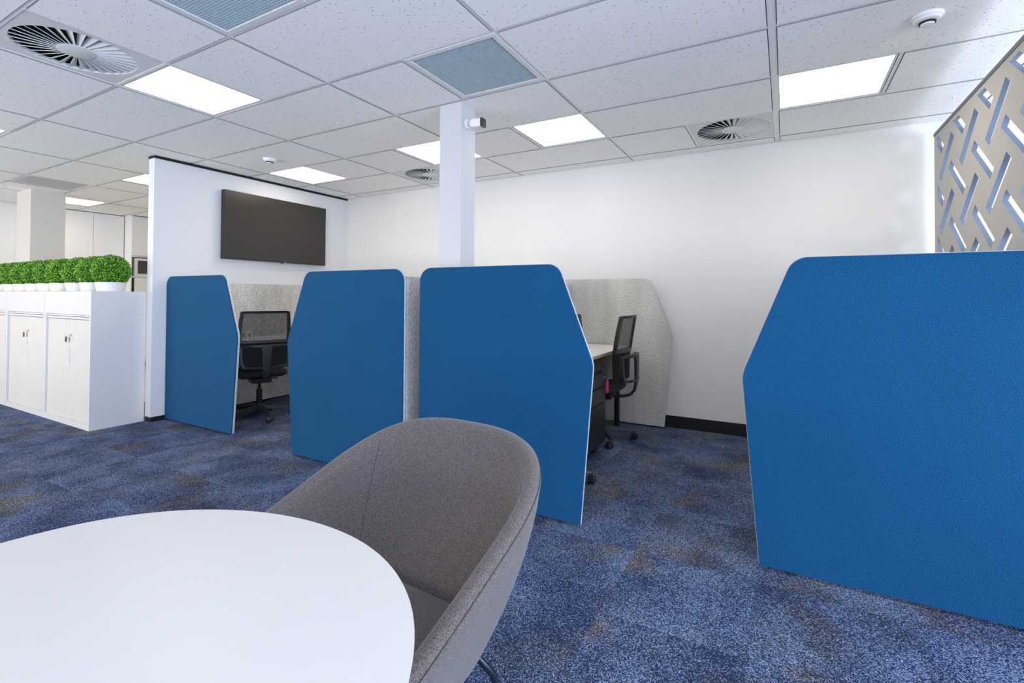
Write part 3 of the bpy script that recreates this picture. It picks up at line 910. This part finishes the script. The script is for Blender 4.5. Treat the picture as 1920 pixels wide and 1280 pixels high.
def topiary():
    e = empty('topiary_ball', (0, 0, 0), '', 'plant', 'green topiary balls in white pots')
    bm = bmesh.new(); h0, h1, r0, r1 = 0, .150, .088, .116
    lathe(bm, [(0, h0), (r0, h0), (r1, h1), (r1-.007, h1), (r1-.010, h1-.02), (0, h1-.02)], 32)
    obj('pot', bm, POT, e, smooth=True, auto=35)
    R = .136; cz = .252
    bm = bmesh.new(); tl = bm.faces.layers.float.new('tone')
    rnd = random.Random(3); n = 3000
    for k in range(n):
        z = 1-2*(k+.5)/n; a = k*2.399963
        if z < -.86: continue
        nr = Vector((math.sqrt(1-z*z)*math.cos(a), math.sqrt(1-z*z)*math.sin(a), z))
        rad = R*(1+rnd.uniform(-.055, .055))
        p = nr*rad + Vector((0, 0, cz))
        # leaf: small folded oval, tipped outwards
        t = nr.cross(Vector((rnd.uniform(-1, 1), rnd.uniform(-1, 1), rnd.uniform(-1, 1)))).normalized()
        dirv = (nr*rnd.uniform(.35, 1.0) + t*.8 + Vector((0, 0, .35))).normalized()
        s = dirv.cross(nr).normalized()
        ln = rnd.uniform(.013, .020); w = ln*.33
        nn = dirv.cross(s)
        v = [bm.verts.new(p), bm.verts.new(p+dirv*ln*.5+s*w), bm.verts.new(p+dirv*ln), bm.verts.new(p+dirv*ln*.5-s*w), bm.verts.new(p+dirv*ln*.5-nn*w*.35)]
        tone = rnd.random()**1.1
        for f in ((0, 1, 4), (1, 2, 4), (2, 3, 4), (3, 0, 4)):
            fc = bm.faces.new([v[i] for i in f]); fc[tl] = tone
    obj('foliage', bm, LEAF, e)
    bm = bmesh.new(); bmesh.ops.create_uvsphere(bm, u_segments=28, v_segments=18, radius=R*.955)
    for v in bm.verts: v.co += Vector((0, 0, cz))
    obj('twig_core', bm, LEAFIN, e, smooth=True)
    return e
tp = topiary()
tx = [-5.40, -5.72, -6.04, -6.41, -6.72, -7.04, -7.37, -7.69, -8.02]
tl_ = ['green topiary ball at the right end of the row, largest in view', 'second green topiary ball from the right end, above the first cabinet',
       'third green topiary ball from the right end of the row', 'fourth green topiary ball from the right end, in a white pot',
       'middle topiary ball of the nine on the cabinets', 'sixth topiary ball from the right, in front of the cream column',
       'seventh topiary ball from the right, left of the cream column foot', 'topiary ball next to the one cut by the left picture edge',
       'topiary ball cut off by the left edge of the picture']
for k, x in enumerate(tx):
    o = tp if k == 0 else dup(tp)
    o.location = (x, 2.094, 1.0005+.1405+.0005); o.rotation_euler = (0, 0, k*1.3); o['label'] = tl_[k]

# ---------------------------------------------------------------- kitchen joinery far left
e = empty('tall_cupboard', (-9.572, 3.24, 0), 'tall white cupboard doors on the far left wall beyond the topiary', 'cupboard')
for a, b2 in ((2.60, 3.045), (3.05, 3.460), (3.465, 3.868)):
    boxo('door', .008, .026, a-3.24, b2-3.24, .06, 2.474, KITW, e, bevel=.002)
boxo('kickboard', -.026, .000, -.62, .62, .0, .055, BLACKM, e)
boxo('top_gap', -.026, .004, -.64, .628, 2.4745, 2.488, BLACKM, e)
boxo('carcass', -.026, .0075, -.64, .628, .0555, 2.474, KITW, e)
e = empty('kitchen_tower', (-9.455, 4.235, 0), 'white kitchen tower unit holding the microwave at the far left', 'cupboard')
bm = bmesh.new()
box(bm, -.143, .120, -.355, -.337, 0, 2.486); box(bm, -.143, .120, .337, .355, 0, 2.486); box(bm, -.143, -.130, -.3369, .3369, 0, 2.486)
for z in (.06, 1.465, 1.800): box(bm, -.129, .120, -.3369, .3369, z, z+.018)
obj('carcass', bm, KITW, e)
boxo('upper_door', .1205, .140, -.354, .354, 1.822, 2.470, KITW, e, bevel=.002)
ldo = boxo('lower_door', .1205, .140, -.300, .354, .08, 1.460, KITW, e, bevel=.002)
boxo('finger_pull', .1202, .124, -.328, -.302, .20, 1.45, BLACKM, ldo)
e = empty('microwave', (-9.45, 4.235, 1.4835), 'built-in steel microwave with dark window in the kitchen tower', 'microwave')
boxo('body', -.10, .128, -.3, .30, .0, .300, STEEL, e, bevel=.004)
boxo('door_glass', .1285, .132, -.26, .12, .045, .262, GLASSB, e)
boxo('control_panel', .1285, .131, .14, .28, .045, .262, BLACKM, e)

# ---------------------------------------------------------------- patterned felt screen
def felt_screen():
    Y0, Y1, Z0, Z1 = 1.70, 4.500, 1.372, 2.345
    e = empty('felt_screen', (.955, Y1, 0), 'beige felt screen cut with slanted slots, hung from the ceiling at the right', 'hanging screen')
    cu = bpy.data.curves.new('felt', 'CURVE'); cu.dimensions = '2D'; cu.fill_mode = 'BOTH'
    th = .024; cu.extrude = th/2
    def spl(pts):
        s = cu.splines.new('POLY'); s.points.add(len(pts)-1)
        for p, q in zip(s.points, pts): p.co = (q[0], q[1], 0, 1)
        s.use_cyclic_u = True
    spl([(Y0, Z0), (Y1, Z0), (Y1, Z1), (Y0, Z1)])
    ylo, yhi, zlo, zhi = Y0+.06, 4.425, Z0+.04, 2.318
    def clip(poly):
        for ax, lim, keep in ((0, ylo, 1), (0, yhi, -1), (1, zlo, 1), (1, zhi, -1)):
            out = []
            for i in range(len(poly)):
                a, b2 = poly[i-1], poly[i]
                ia = (a[ax]-lim)*keep >= 0; ib = (b2[ax]-lim)*keep >= 0
                if ia != ib:
                    t = (lim-a[ax])/(b2[ax]-a[ax]); out.append((a[0]+(b2[0]-a[0])*t, a[1]+(b2[1]-a[1])*t))
                if ib: out.append(b2)
            poly = out
            if len(poly) < 3: return None
        ar = sum(poly[i-1][0]*poly[i][1]-poly[i][0]*poly[i-1][1] for i in range(len(poly)))/2
        return poly if abs(ar) > .0006 else None
    for n in range(-4, 5):
        for m_ in range(-2, 4):
            y, z = 3.149+.444*n, 2.217-.366*m_
            p = clip([(y, z), (y+.062, z+.047), (y+.349, z-.179), (y+.287, z-.226)])
            if p: spl(p)
            y, z = 3.371+.444*n, 1.857-.366*(m_-1)
            p = clip([(y, z), (y+.055, z-.046), (y+.348, z+.178), (y+.288, z+.224)])
            if p: spl(p)
    tmp = bpy.data.objects.new('felt_tmp', cu); COL.objects.link(tmp)
    dg = bpy.context.evaluated_depsgraph_get()
    me = bpy.data.meshes.new_from_object(tmp.evaluated_get(dg))
    bpy.data.objects.remove(tmp)
    for v in me.vertices:
        y, z, x = v.co.x, v.co.y, v.co.z
        v.co = (x, y-Y1, z)
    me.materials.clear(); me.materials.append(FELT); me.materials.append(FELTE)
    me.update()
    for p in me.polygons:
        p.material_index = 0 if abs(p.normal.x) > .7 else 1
    o = bpy.data.objects.new('felt_sheet', me); COL.objects.link(o); o.parent = e
    boxo('top_rail', -.016, .016, Y0-Y1, 0, Z1+.0003, Z1+.022, RAIL, e)
    for y in (4.09, 2.9, 1.9):
        bm = bmesh.new(); tube(bm, [(0, y-Y1, Z1+.0221), (0, y-Y1, CEIL-.0125)], .0022, 8)
        tube(bm, [(0, y-Y1, CEIL-.0124), (0, y-Y1, CEIL-.0015)], .008, 10)
        obj('hanger_rod', bm, FRAMEW, e)
felt_screen()

# ---------------------------------------------------------------- round table
def spline_closed(pts, n):
    k = len(pts); out = []
    for i in range(n):
        t = i/n*k; a = int(t); f = t-a
        p0, p1, p2, p3 = [pts[(a+q) % k] for q in (-1, 0, 1, 2)]
        out.append(.5*((2*p1)+(-p0+p2)*f+(2*p0-5*p1+4*p2-p3)*f*f+(-p0+3*p1-3*p2+p3)*f**3))
    return out
TCX, TCY, TZT = -.776, .191, .735
e = empty('round_table', (TCX, TCY, 0), 'white round-cornered table in the left foreground with a pale ply edge', 'table')
# radius of the softly squared top, sampled every 15 degrees from +X
rad = [.462, .463, .466, .468, .466, .462, .459, .461, .468, .476, .476, .462, .450, .452, .462, .470, .470, .464, .460, .462, .468, .472, .470, .465]
rr_ = spline_closed(rad, 144)
def ring(bm, off, z): return [bm.verts.new(((r+off)*math.cos(2*PI*k/144), (r+off)*math.sin(2*PI*k/144), z)) for k, r in enumerate(rr_)]
bm = bmesh.new(); a = ring(bm, 0, TZT); b2 = ring(bm, 0, TZT-.0015); bm.faces.new(a); bm.faces.new(b2[::-1])
for k in range(144): bm.faces.new((a[k], b2[k], b2[(k+1) % 144], a[(k+1) % 144]))
obj('laminate_top', bm, TABLE, e)
bm = bmesh.new(); a = ring(bm, -.0002, TZT-.0016); m1 = ring(bm, -.001, TZT-.007); b2 = ring(bm, -.030, TZT-.025)
bm.faces.new(a); bm.faces.new(b2[::-1])
for A, C in ((a, m1), (m1, b2)):
    for k in range(144): bm.faces.new((A[k], C[k], C[(k+1) % 144], A[(k+1) % 144]))
obj('ply_edge', bm, PLYL, e)
bm = bmesh.new(); lathe(bm, [(0, .0101), (.030, .0101), (.030, .69), (.09, .6965), (.14, .6970), (.14, .7098), (0, .7098)], 32)
obj('pedestal', bm, FRAMEW, e, smooth=True, auto=35)
bm = bmesh.new(); lathe(bm, [(0, 0), (.27, 0), (.27, .006), (.05, .010), (0, .010)], 48)
obj('foot_plate', bm, FRAMEW, e, smooth=True, auto=35)

# ---------------------------------------------------------------- tub chair
def tub_chair():
    W0, W1, D, ZB, ZF, PW, YFR, TZp = .326, .332, .347, .819, .555, .696, -.383, 1.214
    e = empty('tub_chair', (-.803, .827, 0), 'grey wool tub armchair pushed up to the white table in the foreground', 'armchair', rz=-.057)
    def plan(t, w0, w1, d, yf, pw):
        if abs(t) > .5:
            k = (abs(t)-.5)/.5; return math.copysign(w0+(w1-w0)*k, t), yf*k
        a = PI/2*(1-abs(t)/.5)
        x = w0*max(0, math.cos(a))**pw*(1 if t >= 0 else -1); y = d*max(0, math.sin(a))**pw
        return x, y
    n = 96
    ts = []
    for k in range(n+1):
        ts.append(-1+2*k/n)
    def rim(t):
        x, y = plan(t, W0, W1, D, YFR, PW); s = (y-YFR)/(D-YFR)
        return Vector((x, y, ZF+(ZB-ZF)*s**TZp))
    def outbase(t):
        x, y = plan(t, .215, .205, .205, -.345, .75); return Vector((x, y, .375))
    def inbase(t):
        x, y = plan(t, .222, .232, .120, -.350, .50); return Vector((x, y, .440))
    secs = []; bm = bmesh.new(); T = .021
    for t in ts:
        R = rim(t); O = outbase(t); I = inbase(t)
        # outward direction in plan
        r1, r0 = rim(min(1, t+.01)), rim(max(-1, t-.01)); tg = (r1-r0); tg.z = 0; tg.normalize()
        nrm = Vector((tg.y, -tg.x, 0))
        if nrm.dot(Vector((R.x, R.y+.05, 0))) < 0: nrm = -nrm
        pts = []
        pts.append(Vector((I.x*.9, I.y*.9 if I.y > 0 else I.y, .372)))   # underside inner lip
        for q in (0.0, .06, .14, .24, .36, .50, .64, .78, .90):
            f = math.sin(q*PI/2)**.92*.62 + q*.38
            p = O.lerp(R, f); p.z = O.z+(R.z-.02-O.z)*q
            pts.append(p)
        # rounded roll of the rim
        for ang in (0, 35, 70, 105, 145, 180):
            a = math.radians(ang)
            pts.append(R + nrm*(-T+T*math.cos(a)) + Vector((0, 0, -T*.75+T*.95*math.sin(a))))
        top_in = R - nrm*(2*T) + Vector((0, 0, -T*.8))
        for q in (.08, .2, .35, .5, .66, .82, .94, 1.0):
            p = top_in.lerp(I, q)
            # slightly dished inner face
            p = p + nrm*.016*math.sin(q*PI)
            pts.append(p)
        pts.append(Vector((I.x*.96, I.y*.96 if I.y > 0 else I.y, .40)))
        secs.append([bm.verts.new(p) for p in pts])
    for A, C in zip(secs[:-1], secs[1:]):
        for i in range(len(A)-1): bm.faces.new((A[i], A[i+1], C[i+1], C[i]))
    for s_, S in ((0, secs[0]), (1, secs[-1])):
        bm.faces.new(S if s_ else S[::-1])
    # underside
    sh = obj('upholstered_shell', bm, TUB, e, smooth=True, auto=62)
    # seams: two upright inside at the back corners, one along outer rim
    def inner_pt(t, q):
        R = rim(t); I = inbase(t)
        r1, r0 = rim(min(1, t+.01)), rim(max(-1, t-.01)); tg = (r1-r0); tg.z = 0; tg.normalize()
        nrm = Vector((tg.y, -tg.x, 0))
        if nrm.dot(Vector((R.x, R.y+.05, 0))) < 0: nrm = -nrm
        top_in = R - nrm*(2*T) + Vector((0, 0, -T*.8))
        return top_in.lerp(I, q) + nrm*.016*math.sin(q*PI)
    for t in (-.30, .30):
        bm = bmesh.new(); tube(bm, [inner_pt(t, q/14*.97) for q in range(15)], .0011, 6)
        obj('seam', bm, SEAM, e)
    bm = bmesh.new(); pts = []
    for k in range(2, n-1):
        t = ts[k]; R = rim(t); O = outbase(t); 
        r1, r0 = rim(min(1, t+.01)), rim(max(-1, t-.01)); tg = (r1-r0); tg.z = 0; tg.normalize()
        nrm = Vector((tg.y, -tg.x, 0))
        if nrm.dot(Vector((R.x, R.y+.05, 0))) < 0: nrm = -nrm
        a = math.radians(22); pts.append(R + nrm*(-T+T*math.cos(a)) + Vector((0, 0, -T*.75+T*.95*math.sin(a))))
    tube(bm, pts, .0012, 6); obj('seam', bm, SEAM, e)
    # seat cushion filling the tub
    bm = bmesh.new(); outl = []
    for k in range(0, n+1, 3):
        x, y = plan(ts[k], .220, .230, .118, -.375, .50); outl.append((x, y))
    cx, cy = 0, -.12
    ringsz = [(1.0, .385), (1.0, .440), (.985, .458), (.94, .468), (.75, .474), (.4, .477)]
    rg = []
    for s, z in ringsz: rg.append([bm.verts.new((cx+(p[0]-cx)*s, cy+(p[1]-cy)*s, z)) for p in outl])
    m = len(outl)
    for A, C in zip(rg[:-1], rg[1:]):
        for i in range(m): bm.faces.new((A[i], A[(i+1) % m], C[(i+1) % m], C[i]))
    bm.faces.new(rg[-1]); bm.faces.new(rg[0][::-1])
    obj('seat_cushion', bm, TUB, e, smooth=True, auto=60)
    bm = bmesh.new(); box(bm, -.16, .16, -.28, .12, .362, .3715)
    obj('under_plate', bm, BLACKM, e)
    for sx in (-1, 1):
        for sy, y0, y1 in ((1, .09, .235), (-1, -.25, -.36)):
            bm = bmesh.new(); tube(bm, [(sx*.14, y0, .3618), (sx*.17, y0+(y1-y0)*.3, .352), (sx*.20, y0+(y1-y0)*.5, .30), (sx*.255, y1, .004)], [.009, .009, .009, .008], 12)
            obj('leg', bm, GUN, e, smooth=True, auto=50)
    return e
tub_chair()

# ---------------------------------------------------------------- world
w = bpy.data.worlds.new('world'); SC.world = w; w.use_nodes = True
bg = w.node_tree.nodes['Background']
bg.inputs['Color'].default_value = (.55, .72, 1.0, 1); bg.inputs['Strength'].default_value = 1.2

# ---------------------------------------------------------------- camera
F_, CX_, CY_, YAW, PIT, ROL = 910.785, 964.822, 542.564, .50738, .01563, .00572
def ray(x, y):
    c, s = math.cos(ROL), math.sin(ROL)
    x, y = c*x-s*y, s*x+c*y
    fw = math.cos(PIT)-y*math.sin(PIT); up = math.sin(PIT)+y*math.cos(PIT)
    ca, sa = math.cos(YAW), math.sin(YAW)
    return Vector((x*ca-fw*sa, x*sa+fw*ca, up))
F0 = ray(0, 0); Rv = ray(1, 0)-F0; Uv = ray(0, 1)-F0
cd = bpy.data.cameras.new('camera'); co = bpy.data.objects.new('camera', cd); COL.objects.link(co)
M = Matrix.Identity(4)
for i in range(3): M[i][0], M[i][1], M[i][2] = Rv[i], Uv[i], -F0[i]
M[0][3], M[1][3], M[2][3] = 0, 0, HC
co.matrix_world = M
cd.sensor_width = 36; cd.sensor_fit = 'HORIZONTAL'; cd.lens = 36*F_/1920
cd.shift_x = (960-CX_)/1920; cd.shift_y = (CY_-640)/1920
cd.clip_start = .02; cd.clip_end = 60
SC.camera = co
